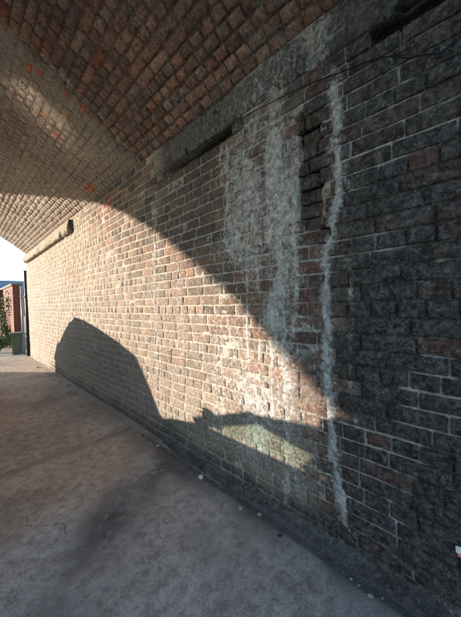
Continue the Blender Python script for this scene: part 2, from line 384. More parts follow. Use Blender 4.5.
def wall_masks(y, z, P):
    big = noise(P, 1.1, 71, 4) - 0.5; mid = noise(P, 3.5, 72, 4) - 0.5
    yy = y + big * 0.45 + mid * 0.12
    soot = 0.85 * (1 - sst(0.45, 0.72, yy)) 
    soot = np.maximum(soot, 0.62 * (1 - sst(1.6, 4.0, yy)) * sst(-0.5, 0.5, z + mid * 0.6 - (1.2 + 0.42 * (y - 1.0))))  # upper wall darkened along the arch's shadow edge: shade painted into the soot mask
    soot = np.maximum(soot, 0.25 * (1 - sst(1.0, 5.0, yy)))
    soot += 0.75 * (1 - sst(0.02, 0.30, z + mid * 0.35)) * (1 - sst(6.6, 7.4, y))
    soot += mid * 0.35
    lime = 1.3 * run(y, z, RUN_A, 0.022, P, 81)
    lime = np.maximum(lime, 0.55 * run(y, z, RUN_A, 0.055, P, 181, 0.02))
    lime = np.maximum(lime, 1.0 * run(y, z, RUN_B, 0.020, P, 83) * (0.55 + 0.6 * sst(1.0, 1.5, z)))
    lime = np.maximum(lime, 0.60 * run(y, z, RUN_B, 0.06, P, 183, 0.02))
    lime = np.maximum(lime, 0.95 * streak(y, z, 0.97, 0.12, 0.9, 2.6, P, 0.12, 4.0, 84, 0.5) * (0.45 + 0.9 * noise(P * np.array([1, 1, 0.35]), 9, 284, 4)))
    lime = np.maximum(lime, 0.95 * streak(y, z, 1.20, 0.22, 1.45, 2.6, P, 0.16, 4.0, 85, 0.5) * (0.4 + 0.95 * noise(P * np.array([1, 1, 0.3]), 8, 285, 4)))
    lime = np.maximum(lime, 0.72 * streak(y, z, 1.2, 0.24, 0.2, 0.9, P, 0.08, 2.0, 87, 0.2))
    lime = np.maximum(lime, 0.45 * streak(y, z, 1.55, 0.14, 0.2, 1.3, P, 0.08, 2.0, 187, 0.2))
    for q, (yc, wd, z0, z1, am) in enumerate(((1.375, 0.011, 1.75, 2.5, 1.1), (0.935, 0.014, 0.1, 2.2, 1.05), (1.03, 0.012, 0.5, 2.3, 1.0), (1.12, 0.011, 0.3, 2.0, 0.95), (1.21, 0.013, 0.8, 2.4, 0.95), (1.30, 0.009, 0.3, 1.2, 0.7), (0.99, 0.010, 0.15, 1.0, 0.8), (0.755, 0.008, 0.3, 1.4, 0.6), (1.5, 0.014, 0.4, 2.3, 0.5), (0.54, 0.008, 0.4, 1.9, 0.5), (1.72, 0.015, 0.3, 1.6, 0.5))):
        lime = np.maximum(lime, am * streak(y, z, yc, wd, z0, z1, P, 0.025, 2.5, 86 + 7 * q))
    for q in range(14):
        lime = np.maximum(lime, (0.3 + 0.3 * RNG_FIX[q, 0]) * streak(y, z, 2.0 + 7 * RNG_FIX[q, 1], 0.03 + 0.07 * RNG_FIX[q, 2], 0.2 + 1.2 * RNG_FIX[q, 3], 1.6 + RNG_FIX[q, 4], P, 0.05, 2.0, 100 + q, 0.3))
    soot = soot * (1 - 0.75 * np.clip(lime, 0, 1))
    arch_shade = sst(-0.55, 0.45, z + mid * 0.8 - (1.15 + 0.42 * (y - 1.0)))  # soft step across the arch's shadow edge
    dust = (0.75 - 0.55 * arch_shade) * sst(0.55, 0.85, y) + 0.2 * sst(3.0, 6.0, y) + big * 0.5 + mid * 0.3  # dust made paler on the sunlit side, thinner on the shaded: light painted in
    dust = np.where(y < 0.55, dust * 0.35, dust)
    sp = spall(y, z, P)
    lime = lime * (1 - sp); soot = np.maximum(soot, sp * 0.45); dust = dust * (1 - sp)
    return np.stack([lime, soot, dust], 1)
RNG_FIX = np.random.default_rng(5).random((20, 6))
def spall(y, z, P):
    """the blown patch of missing brick faces between the two lime runs"""
    e = (noise(P, 9, 91, 3) - 0.5) * 0.09
    return sst(0.655, 0.69, y + e) * (1 - sst(0.785, 0.82, y + e)) * sst(1.55, 1.85, z + e * 3) * (1 - sst(2.28, 2.36, z + e))

def brick_cols(rects, seed, far_red=False):
    r = np.random.default_rng(seed); n = len(rects); yc = rects[:, :2].mean(1); zc = rects[:, 2:].mean(1)
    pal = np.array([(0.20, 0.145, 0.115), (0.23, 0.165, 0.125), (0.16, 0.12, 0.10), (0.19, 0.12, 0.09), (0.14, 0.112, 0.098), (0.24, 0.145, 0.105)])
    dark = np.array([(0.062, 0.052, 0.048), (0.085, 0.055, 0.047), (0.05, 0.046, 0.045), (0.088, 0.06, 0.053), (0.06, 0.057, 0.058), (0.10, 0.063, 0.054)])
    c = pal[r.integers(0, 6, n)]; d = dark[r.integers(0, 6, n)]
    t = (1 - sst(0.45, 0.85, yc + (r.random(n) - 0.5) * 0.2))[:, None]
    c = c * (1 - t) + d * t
    pink = (np.exp(-((yc - 1.12) / 0.2) ** 2) * (r.random(n) < 0.75))[:, None] * 0.7
    c = c * (1 - pink) + np.array([0.27, 0.155, 0.13]) * pink
    low = (np.exp(-((yc - 0.78) / 0.09) ** 2) * (zc < 1.7) * 0.8)[:, None]
    c = c * (1 - low) + np.array([0.17, 0.085, 0.07]) * low
    c *= (0.65 + 0.7 * r.random(n))[:, None]
    red = (r.random(n) < 0.012) & (yc < 0.7); c[red] = (0.30, 0.10, 0.06)
    for (y, z, k) in ((0.30, 2.09, (0.24, 0.11, 0.085)), (0.19, 1.93, (0.36, 0.10, 0.05)), (0.44, 0.72, (0.36, 0.10, 0.05)), (0.14, 1.14, (0.32, 0.11, 0.07)), (0.26, 1.32, (0.22, 0.10, 0.07)), (0.45, 0.10, (0.17, 0.05, 0.04)), (0.30, 0.12, (0.17, 0.05, 0.04)), (1.85, 1.55, (0.28, 0.16, 0.10))):
        dd_ = (yc - y) ** 2 + ((zc - z) * 1.5) ** 2; i = np.argmin(dd_)
        if dd_[i] < 0.03: c[i] = k
    end = yc > YF - 0.24
    c[end] = np.array([0.33, 0.17, 0.12]) * (0.8 + 0.4 * r.random((end.sum(), 1)))
    return c

def wall_paint(y, z, P, col):
    """old faded pink paint daubs"""
    w = np.exp(-((y - 5.4) / 0.28) ** 2 - ((z - 1.82) / 0.13) ** 2) * 0.8 + np.exp(-((y - 4.75) / 0.35) ** 2 - ((z - 1.83) / 0.05) ** 2) * 0.5 + np.exp(-((y - 3.5) / 0.15) ** 2 - ((z - 2.62) / 0.10) ** 2) * 0.8
    w = sst(0.15, 0.6, w + (noise(P, 14, 95, 3) - 0.5) * 0.5)[:, None] * 0.8
    col = col * (1 - w) + np.array([0.42, 0.12, 0.12]) * w
    d = (sst(0.3, 0.7, np.exp(-((y - 4.15) / 0.2) ** 2 - ((z - 1.80) / 0.07) ** 2) + (noise(P, 14, 96, 3) - 0.5) * 0.6) * 0.7)[:, None]
    return col * (1 - d) + np.array([0.05, 0.045, 0.045]) * d

def gap(y):
    """1 where the bed under the ledge has washed out"""
    return np.maximum((1 - sst(0.42, 0.56, y)), sst(1.2, 1.35, y) * (1 - sst(2.0, 2.5, y)))

def make_wall(root, near=True):
    X0 = 0.0 if near else -SPAN; sg = -1.0 if near else 1.0
    def mapper(u, v, n):
        nn = n + wave(u, v) * (1 if near else 0)
        Pw = np.stack([u * 0 + 9.1, u, v], 1)
        dv = ((noise(Pw, 1.3, 311, 2) - 0.5) * 0.022 + (noise(Pw, 6, 312, 2) - 0.5) * 0.006) * sst(ZL, ZL - 0.3, v) if near else 0
        return np.stack([X0 + sg * nn, u, v + dv], 1)
    def emit(name, rects, bu, bv, seed, bounce_tone=None):
        r = np.random.default_rng(seed)
        yc, zc = rects[:, :2].mean(1), rects[:, 2:].mean(1)
        proud = 0.0008 + (0.001 + 0.003 * (yc < 1.2)) * r.random(len(rects)); proud[r.random(len(rects)) < 0.04] -= 0.002
        cen = np.stack([yc * 0, yc, zc], 1)
        sp = spall(yc, zc, cen); proud -= sp * (0.012 + 0.026 * r.random(len(rects)))
        V, Q, u, v, nn, bi = grid_bricks(rects, bu, bv, mapper, proud, seed)
        P = np.stack([0 * u, u, v], 1)
        nearf = 1 - sst(0.9, 2.6, u)
        rg = ((noise(P, 30, 301, 3) - 0.5) * 0.006 + (noise(P, 80, 302, 2) - 0.5) * 0.005) * (0.4 + 0.8 * nearf)
        er = (r.random(len(rects)) < 0.22)[bi] * 0.006 * sst(0.35, 0.7, noise(P, 24, 303, 3)) * nearf
        rg = rg + er
        V[:, 0] += np.where(nn > -0.02, rg * (1 + 4.5 * spall(u, v, P)), 0)
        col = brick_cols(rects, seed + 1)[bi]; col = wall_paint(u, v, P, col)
        sp2 = spall(u, v, P)[:, None]; col = col * (1 - sp2) + np.array([0.085, 0.06, 0.045]) * (0.5 + noise(P, 40, 304, 3))[:, None] * sp2
        if bounce_tone: return mesh_np(name, V, Q, M_BRICK, root, {'col': col * 0.15 + np.array(bounce_tone) * 0.9, 'msk': np.zeros((len(u), 3))}, smooth=False)
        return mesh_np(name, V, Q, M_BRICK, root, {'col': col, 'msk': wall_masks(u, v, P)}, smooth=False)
    rects = english_bond(YN, YF, NC, CH, 23 if near else 29)
    if near:
        yc = rects[:, :2].mean(1); top = rects[:, 2] > ZL - CH * 1.02
        rects = rects[~(top & (gap(yc) > 0.5))]
        # in the stretch without a ledge the brickwork carries on up to the springing
        ext = english_bond(YN, YF, 3, CH, 24, v_start=ZL); ye = ext[:, :2].mean(1)
        rects = np.concatenate([rects, ext[(ye > 2.42) & (ext[:, 3] < ZS + 0.03)]])
        yc = rects[:, :2].mean(1); nr = yc < 2.6
        # one mesh: fine grid near, coarser far, concatenated
        V = []; Q = []; A = []; B = []; off = 0
        for sel, bu, bv, sd in ((nr, (0.03, 0.2, 0.4, 0.6, 0.8, 0.97), (0.07, 0.36, 0.64, 0.93), 41), (~nr, (0.04, 0.5, 0.96), (0.09, 0.91), 42)):
            o = emit('brickwork', rects[sel], bu, bv, sd); me = o.data
            v = np.empty(len(me.vertices) * 3, np.float32); me.vertices.foreach_get('co', v)
            q = np.empty(len(me.loops), np.int32); me.loops.foreach_get('vertex_index', q)
            a = np.empty(len(me.vertices) * 4, np.float32); me.attributes['col'].data.foreach_get('color', a)
            b = np.empty(len(me.vertices) * 4, np.float32); me.attributes['msk'].data.foreach_get('color', b)
            V.append(v.reshape(-1, 3)); Q.append(q.reshape(-1, 4) + off); A.append(a.reshape(-1, 4)); B.append(b.reshape(-1, 4)); off += len(me.vertices)
            bpy.data.objects.remove(o); bpy.data.meshes.remove(me)
        mesh_np('brickwork', np.concatenate(V), np.concatenate(Q), M_BRICK, root, {'col': np.concatenate(A), 'msk': np.concatenate(B)}, smooth=True)
    else:
        emit('brickwork', rects, (0.1, 0.9), (0.2, 0.8), 43, (0.40, 0.385, 0.36))  # pale tone added on this unseen wall to bounce light into the shade
    # mortar: one uneven sheet between and partly over the bricks
    if near: ys = np.concatenate([np.arange(YN, 2.6, 0.012), np.arange(2.6, 5.0, 0.02), np.arange(5.0, YF, 0.04), [YF]]); zs = np.arange(-0.05, ZS + 0.02, 0.012)
    else: ys = np.arange(YN, YF + 0.01, 0.2); zs = np.arange(-0.05, ZS + 0.1, 0.2)
    Yg, Zg = np.meshgrid(ys, zs, indexing='ij'); u, v = Yg.ravel(), Zg.ravel(); P = np.stack([0 * u, u, v], 1)
    n = -0.0022 + (noise(P, 6, 131, 3) - 0.5) * 0.004 + (noise(P, 28, 132, 3) - 0.5) * 0.004
    n -= 0.0035 * (1 - sst(0.5, 0.8, u))
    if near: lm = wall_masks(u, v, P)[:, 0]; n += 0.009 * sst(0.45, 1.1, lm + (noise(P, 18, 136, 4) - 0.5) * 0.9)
    if near: n -= gap(u) * (0.09 - 0.05 * sst(2.0, 3.0, u)) * sst(ZL - CH * 1.15, ZL - CH * 0.85, v) * (1 - sst(ZL - 0.01, ZL + 0.02, v))
    n -= spall(u, v, P) * 0.05
    V = mapper(u, v, n)
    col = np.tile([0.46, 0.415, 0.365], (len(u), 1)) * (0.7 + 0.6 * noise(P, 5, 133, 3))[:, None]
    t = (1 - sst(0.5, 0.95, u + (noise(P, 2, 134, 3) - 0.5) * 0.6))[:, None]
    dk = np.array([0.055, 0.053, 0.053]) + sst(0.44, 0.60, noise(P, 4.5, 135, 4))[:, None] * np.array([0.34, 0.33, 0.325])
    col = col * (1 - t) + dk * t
    hole = (gap(u) * sst(ZL - CH * 1.15, ZL - CH * 0.85, v))[:, None] if near else 0
    col = col * (1 - hole) + np.array([0.02, 0.018, 0.018]) * hole
    sp_ = spall(u, v, P)[:, None]; col = col * (1 - sp_) + np.array([0.055, 0.04, 0.03]) * sp_
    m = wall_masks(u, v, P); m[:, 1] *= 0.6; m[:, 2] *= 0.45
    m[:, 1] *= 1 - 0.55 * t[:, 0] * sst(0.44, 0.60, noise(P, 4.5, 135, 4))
    i = np.arange(len(u)).reshape(Yg.shape)
    Q = np.stack([i[:-1, :-1], i[:-1, 1:], i[1:, 1:], i[1:, :-1]], -1).reshape(-1, 4)
    if not near: col = col * 0 + 0.4; m *= 0  # mortar takes the same pale bounce tone
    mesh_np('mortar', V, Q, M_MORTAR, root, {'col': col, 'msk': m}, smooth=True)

wall = empty('brick_wall', (0, 0, 0), 0, 'old brick side wall of the arch, part sunlit, part black with soot and painted-in shade, with white lime runs', 'wall')
make_wall(wall, True)
wall2 = empty('brick_wall', (0, 0, 0), 0, 'unseen brick side wall of the arch, coloured pale to bounce light, facing the wall with the lime runs', 'wall')
make_wall(wall2, False)

# cement haunch along the foot of the wall
def make_haunch():
    ys = np.arange(YN, 2.75, 0.012); prof = [(0.0, 0.085), (0.012, 0.064), (0.024, 0.052), (0.040, 0.044), (0.058, 0.038), (0.066, 0.030), (0.068, -0.03)]
    V = []; 
    for k, (d, z) in enumerate(prof):
        P = np.stack([0 * ys + k * 0.05, ys, 0 * ys], 1)
        s = (1 - sst(1.9, 2.7, ys)) * (0.8 + 0.5 * (noise(P * [0, 1, 0], 3, 141, 3)))
        V.append(np.stack([0.012 - d * s - (noise(P, 16, 142, 3) - 0.5) * 0.016, ys, z * s - 0.012 + (noise(P, 14, 143, 3) - 0.5) * 0.016], 1))
    V = np.stack(V, 0); i = np.arange(V.shape[0] * V.shape[1]).reshape(V.shape[:2]); V = V.reshape(-1, 3)
    Q = np.stack([i[:-1, :-1], i[1:, :-1], i[1:, 1:], i[:-1, 1:]], -1).reshape(-1, 4)
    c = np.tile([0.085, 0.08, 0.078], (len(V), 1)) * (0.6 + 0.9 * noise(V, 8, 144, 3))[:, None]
    pl = sst(0.5, 0.7, noise(V, 5, 145, 3) + 0.12 * (V[:, 2] > 0.03))[:, None] * 0.5
    c = c * (1 - pl) + np.array([0.2, 0.195, 0.19]) * pl
    m = np.stack([0.0 * V[:, 0], 0.45 + 0 * V[:, 0], 0.0 * V[:, 0]], 1)
    mesh_np('haunching', V, Q, M_RENDER, wall, {'col': c, 'msk': m}, smooth=True)
make_haunch()

# ------------------------------------------------------------------ ledge (springing course)
def make_ledge(name, y0, y1, zb, zt, depth, label, seed, tilt=0.0, dark=True, broken=False):
    ys = np.arange(y0, y1 + 0.001, 0.015); prof = [(-0.10, zb + 0.004), (-0.03, zb), (depth - 0.012, zb + 0.002), (depth, zb + 0.014)] + [(depth - tilt * t, zb + 0.014 + (zt - zb - 0.03) * t) for t in (0.25, 0.5, 0.75, 1.0)] + [(depth - tilt - 0.015, zt), (-0.06, zt + 0.01)]
    V = []
    for k, (d, z) in enumerate(prof):
        P = np.stack([0 * ys + k * 0.06, ys, 0 * ys + z], 1)
        cr = np.exp(-((ys - 0.715 - 0.03 * (z - 2.55) * 4) / 0.014) ** 2) * 0.07 if dark else 0
        dd = d - (0.022 * sst(1.7, 2.6, ys) if dark else 0) + wave(ys, 0 * ys + ZL) * 0.8 + (noise(P, 5, seed, 3) - 0.5) * 0.026 + (noise(P, 22, seed + 1, 3) - 0.5) * 0.022 - cr - (0.05 * sst(0.60, 0.72, noise(P, 7, seed + 9, 4)) if k < 5 else 0)
        zz = z + (noise(P, 4, seed + 2, 3) - 0.5) * 0.022 + (noise(P, 18, seed + 3, 2) - 0.5) * 0.008 if k < 4 else z + (noise(P, 6, seed + 4, 2) - 0.5) * 0.008
        V.append(np.stack([-dd, ys, zz], 1))
    V = np.stack(V, 0)
    if broken: V[:, 0, 1] += np.array([0.05, 0.02, -0.02, 0.0, 0.04, 0.02, 0.06, 0.05, 0.08, 0.1])[:V.shape[0]]
    a, b = V.shape[:2]; i = np.arange(a * b).reshape(a, b); V = V.reshape(-1, 3)
    Q = list(np.stack([i[:-1, :-1], i[:-1, 1:], i[1:, 1:], i[1:, :-1]], -1).reshape(-1, 4))
    for e in (0, b - 1):                     # end caps, as strips between the first and last half of the profile
        for k in range(a // 2 - (0 if a % 2 else 1)): Q.append((i[k, e], i[k + 1, e], i[a - 2 - k, e], i[a - 1 - k, e]))
    y, z = V[:, 1], V[:, 2]
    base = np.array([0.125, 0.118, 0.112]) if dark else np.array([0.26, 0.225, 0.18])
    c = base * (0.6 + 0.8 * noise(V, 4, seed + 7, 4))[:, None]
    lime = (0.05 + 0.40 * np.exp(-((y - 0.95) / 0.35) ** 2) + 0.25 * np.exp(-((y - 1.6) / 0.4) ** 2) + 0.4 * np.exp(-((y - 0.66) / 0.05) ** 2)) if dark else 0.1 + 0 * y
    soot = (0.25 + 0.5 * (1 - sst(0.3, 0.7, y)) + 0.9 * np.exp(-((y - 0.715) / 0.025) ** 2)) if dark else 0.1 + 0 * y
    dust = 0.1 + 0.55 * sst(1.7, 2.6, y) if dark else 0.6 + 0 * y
    o = mesh_np(name, V, np.array(Q), M_RENDER, None, {'col': c, 'msk': np.stack([lime, soot, dust], 1)}, smooth=True)
    return tag(o, label, 'ledge')
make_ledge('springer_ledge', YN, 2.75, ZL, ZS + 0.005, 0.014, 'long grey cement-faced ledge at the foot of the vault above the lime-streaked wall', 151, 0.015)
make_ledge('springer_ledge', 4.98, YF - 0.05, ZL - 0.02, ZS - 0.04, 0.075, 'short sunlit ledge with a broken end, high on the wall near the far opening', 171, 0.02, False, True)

# ------------------------------------------------------------------ vault
def make_vault():
    root = empty('brick_vault', (0, 0, 0), 0, 'shallow brick arch ceiling of dark red bricks with rusty marks and pale bands coloured in for reflected sun', 'vault')
    arc = 2 * TH * RAD_V; ncr = round(arc / 0.073); chv = arc / ncr
    def mapper(u, v, n):                     # u along Y, v arc length from the right springing
        th = TH - v / RAD_V
        P = np.stack([0 * u, u, v], 1); nn = n + (noise(P, 1.3, 201, 2) - 0.5) * 0.03 * sst(0, 0.3, v)
        r = RAD_V - nn
        return np.stack([XC + r * np.sin(th), u, ZC + r * np.cos(th)], 1)
    def masks(y, v, P):
        big = noise(P, 1.2, 211, 4) - 0.5; mid = noise(P, 4, 212, 4) - 0.5
        yj = 2.64 + (noise(P, 1.0, 214, 2) - 0.5) * 0.06
        band = sst(-0.05, 0.30, y - yj)                         # dusty beyond the joint, brightened to stand for sun reflected off the windscreen
        lime = 0.75 * np.exp(-((y - yj - 0.012) / 0.018) ** 2) * (0.6 + 0.8 * noise(P, 3, 215, 3)) * sst(1.12, 0.95, v)  # lime line at the joint, also standing for a streak of reflected sun
        lime += 0.33 * np.exp(-((y - 3.15) / 0.05) ** 2) + 0.28 * np.exp(-((y - 3.75 - mid * 0.2) / 0.06) ** 2) + 0.3 * np.exp(-((y - 1.66) / 0.012) ** 2 - ((v - 0.60) / 0.09) ** 2) * 3  # pale rings stand for further reflected streaks; the last term is a splash mark
        dust = 0.12 + band * (1.15 - 0.5 * sst(3.0, 3.5, y) + 0.2 * sst(4.4, 5.2, y) + 0.2 * sst(6.0, 7.0, y)) + 0.25 * np.exp(-((y - 3.6) / 0.1) ** 2) + mid * 0.5 + big * 0.3  # dust, with the band brightened for reflected sun
        dust += 0.28 * (1 - band) * np.exp(-(v / 0.25) ** 2)
        soot = 0.08 + big * 0.5 + 0.10 * (1 - band) + 0.35 * np.exp(-((y - 3.35) / 0.14) ** 2) * sst(0.2, 0.6, v)+ 0.2 * (1 - sst(0.3, 1.0, y))
        return np.stack([lime, soot, dust], 1)
    rects = english_bond(YN, YF, ncr, chv, 33, joint=0.0065, jit=0.005, mixed=True)
    r = np.random.default_rng(3); n = len(rects)
    proud = 0.001 + 0.006 * r.random(n)
    V, Q, u, v, nn, bi = grid_bricks(rects, (0.12, 0.5, 0.88), (0.2, 0.8), mapper, proud, 35, 0.003, 0.03, 0.008)
    pal = np.array([(0.28, 0.158, 0.115), (0.25, 0.145, 0.108), (0.22, 0.138, 0.108), (0.30, 0.158, 0.112), (0.19, 0.13, 0.108), (0.275, 0.18, 0.135)])
    c = pal[r.integers(0, 6, n)] * (0.7 + 0.6 * r.random((n, 1)))
    yc = rects[:, :2].mean(1); vc = rects[:, 2:].mean(1)
    org = (r.random(n) < np.where((yc > 2.6) & (yc < 5), 0.05, 0.012)); c[org] = np.array([0.30, 0.105, 0.06]) * (0.6 + 0.5 * r.random((org.sum(), 1)))
    P = np.stack([0 * u, u, v], 1)
    cc = c[bi]
    for (y, a, sy, sa, k) in ((2.83, 0.985, 0.05, 0.05, 1.0), (2.9, 1.06, 0.06, 0.05, 1.0), (2.80, 0.77, 0.04, 0.04, 0.9), (2.76, 0.62, 0.05, 0.06, 0.9), (3.05, 0.67, 0.05, 0.06, 0.8), (3.45, 0.66, 0.05, 0.05, 0.7), (3.33, 0.87, 0.06, 0.05, 0.6), (3.8, 0.13, 0.12, 0.07, 0.8), (2.56, 1.01, 0.05, 0.06, 0.5), (2.38, 0.92, 0.06, 0.06, 0.4), (3.9, 0.95, 0.08, 0.06, 0.5), (4.5, 0.8, 0.1, 0.06, 0.5)):
        w_ = (k * sst(0.2, 0.75, np.exp(-((u - y) / sy) ** 2 - ((v - a) / sa) ** 2) + (noise(P, 25, 240, 3) - 0.5) * 0.7))[:, None]
        cc = cc * (1 - w_) + np.array([0.55, 0.15, 0.065]) * w_
    mk = masks(u, v, P); og = (cc[:, 0] > 0.40); mk[og, 2] *= 0.1; mk[og, 1] *= 0.3
    mesh_np('brickwork', V, Q, M_BRICK, root, {'col': cc, 'msk': mk}, smooth=True)
    ys = np.concatenate([np.arange(YN, 5, 0.025), np.arange(5, YF, 0.06), [YF]]); vs = np.concatenate([np.arange(-0.05, 2.2, 0.025), np.arange(2.2, arc + 0.1, 0.15)])
    Yg, Vg = np.meshgrid(ys, vs, indexing='ij'); u, v = Yg.ravel(), Vg.ravel(); P = np.stack([0 * u, u, v], 1)
    V = mapper(u, v, -0.002 + (noise(P, 8, 231, 3) - 0.5) * 0.010 + (noise(P, 30, 232, 2) - 0.5) * 0.005)
    band = sst(2.6, 2.75, u)[:, None]
    c = (np.array([0.13, 0.085, 0.068]) * (1 - band) + np.array([0.15, 0.115, 0.092]) * band) * (0.5 + noise(P, 4, 233, 3))[:, None]
    i = np.arange(len(u)).reshape(Yg.shape)
    Q = np.stack([i[:-1, :-1], i[:-1, 1:], i[1:, 1:], i[1:, :-1]], -1).reshape(-1, 4)
    mk = masks(u, v, P); mesh_np('mortar', V, Q, M_MORTAR, root, {'col': c, 'msk': mk}, smooth=True)
    # body of the bridge over the vault: both faces, abutments and deck
    bm = bmesh.new(); NS = 40; XL, XR = -SPAN - 3.0, 3.0
    for y, flip in ((YN, False), (YF, True)):
        pts = [(XC + (RAD_V + 0.0) * math.sin(t), ZC + RAD_V * math.cos(t)) for t in [-TH + 2 * TH * k / NS for k in range(NS + 1)]]
        for A, B in zip(pts, pts[1:]): bm.faces.new([bm.verts.new(q) for q in ((A[0], y, A[1]), (B[0], y, B[1]), (B[0], y, TOP), (A[0], y, TOP))])
        for xa, xb in ((XL, -SPAN), (0.0, XR)): bm.faces.new([bm.verts.new(q) for q in ((xa, y, -0.1), (xb, y, -0.1), (xb, y, TOP), (xa, y, TOP))])
    for x in (XL, XR): bm.faces.new([bm.verts.new(q) for q in ((x, YN, -0.1), (x, YF, -0.1), (x, YF, TOP), (x, YN, TOP))])
    bm.faces.new([bm.verts.new(q) for q in ((XL, YN, TOP), (XR, YN, TOP), (XR, YF, TOP), (XL, YF, TOP))])
    bm_obj('bridge_body', bm, M_SPANDREL, root)
make_vault()

# ------------------------------------------------------------------ small things on and by the wall
def make_cable():
    pts = []
    for (y, z) in ((2.35, 2.545), (1.7, 2.535), (1.2, 2.52), (0.9, 2.49), (0.72, 2.465), (0.58, 2.43), (0.46, 2.405), (0.36, 2.37), (0.30, 2.325), (0.26, 2.305), (0.22, 2.29), (0.18, 2.27), (0.14, 2.28), (0.05, 2.31), (-0.2, 2.36), (-0.9, 2.38)):
        ya = np.array([y]); za = np.array([z])
        pts.append((-0.020 - float(wave(ya, za)[0]), y, z))
    sm = []
    for a, b, c, d in zip([pts[0]] + pts[:-2], pts[:-1], pts[1:], pts[2:] + [pts[-1]]):
        a, b, c, d = map(Vector, (a, b, c, d))
        for t in (0, 0.25, 0.5, 0.75):
            sm.append(0.5 * ((2 * b) + (-a + c) * t + (2 * a - 5 * b + 4 * c - d) * t * t + (-a + 3 * b - 3 * c + d) * t ** 3))
    bm = bmesh.new(); add_tube(bm, sm, 0.0032, 6)
    tag(bm_obj('cable', bm, M_CABLE, smooth=True), 'thin black cable sagging along the wall just under the ledge', 'cable')
make_cable()

def lump(name, loc, size, mat, seed, flat=0.7):
    bm = bmesh.new(); bmesh.ops.create_icosphere(bm, subdivisions=3, radius=1.0)
    P = np.array([v.co[:] for v in bm.verts]); n = noise(P + seed * 3.7, 1.3, seed, 3)
    r = random.Random(seed); sx, sy = 0.8 + 0.5 * r.random(), 0.8 + 0.5 * r.random()
    for v, k in zip(bm.verts, n):
        v.co = v.co * (0.6 + 0.8 * k); v.co.x *= sx; v.co.y *= sy; v.co.z *= flat; v.co *= size
    o = bm_obj(name, bm, mat, smooth=False); o.location = loc; o.rotation_euler = (0, 0, r.random() * 6); return o
tag(lump('stone', (-0.115, 1.64, 0.012), 0.016, M_STONE, 5, 1.15), 'single white stone lying where the floor meets the foot of the wall', 'stone')
rr = random.Random(9)
for k in range(16):
    y = 3.6 + 3.9 * (k + rr.random()) / 16; s = 0.012 + 0.03 * rr.random() ** 1.5
    tag(lump('rubble', (-0.05 - 0.14 * rr.random() ** 1.6, y, s * 0.25), s, M_RUBBLE, 20 + k, 0.6), 'small pale mortar crumb on the floor along the foot of the wall in the dark van shadow', 'rubble', 'crumbs fallen along the foot of the wall')

for k in range(30):
    y = 0.35 + 3.2 * rr.random(); s_ = 0.004 + 0.010 * rr.random() ** 2
    tag(lump('grit', (-0.085 - 0.05 * rr.random() ** 2, y, s_ * 0.3 + 0.004), s_, M_RUBBLE if rr.random() < 0.6 else M_GRIT, 60 + k, 0.65), 'tiny grit on the floor near the foot of the sooty wall', 'grit', 'grit along the foot of the near wall')

def make_scrap():
    root = empty('paper_scrap', (-0.03, 0.135, 0.32), 0, 'small torn white label with pink print stuck low on the black wall', 'label')
    ww = float(wave(np.array([0.135]), np.array([0.32]))[0])
    def sheet(pts, dx, th, mat, name):
        bm = bmesh.new(); bm2 = [bm.verts.new((dx + rr.random() * 0.004, y, z)) for y, z in pts]; f = bm.faces.new(bm2)
        ex = bmesh.ops.extrude_face_region(bm, geom=[f]); bmesh.ops.translate(bm, vec=(th, 0, 0), verts=[v for v in ex['geom'] if isinstance(v, bmesh.types.BMVert)])
        return bm_obj(name, bm, mat, root)
    sheet([(0.012, 0.018), (-0.004, 0.022), (-0.016, 0.012), (-0.013, -0.008), (0.002, -0.012), (0.010, -0.004)], 0.012 - ww, 0.0012, M_PAPER, 'torn_paper')
    sheet([(0.006, -0.006), (-0.012, -0.004), (-0.014, -0.018), (0.004, -0.020)], 0.0105 - ww, 0.0012, M_PAPER2, 'pink_print')
make_scrap()

# ------------------------------------------------------------------ beyond the far opening
def make_pipe(name, x, y, r, z1, mat, label):
    root = empty(name, (x, y, 0), 0, label, 'pipe')
    bm = bmesh.new(); add_tube(bm, [(0, 0, -0.04), (0, 0, z1)], r, 14); bm_obj('pipe_shaft', bm, mat, root, True)
    for z in (0.5, 1.6):
        bm = bmesh.new(); add_tube(bm, [(0, 0, z), (0, 0, z + 0.06)], r * 1.25, 14); bm_obj('bracket', bm, mat, root, True)
make_pipe('drainpipe', -0.005, YF + 0.14, 0.045, 2.35, M_PIPE, 'dark drainpipe standing at the far end of the sunlit wall')
make_pipe('drainpipe', -0.05, YF + 0.62, 0.03, 1.95, M_PIPE_L, 'pale grey pipe standing between the dark drainpipe and the red brick wall')

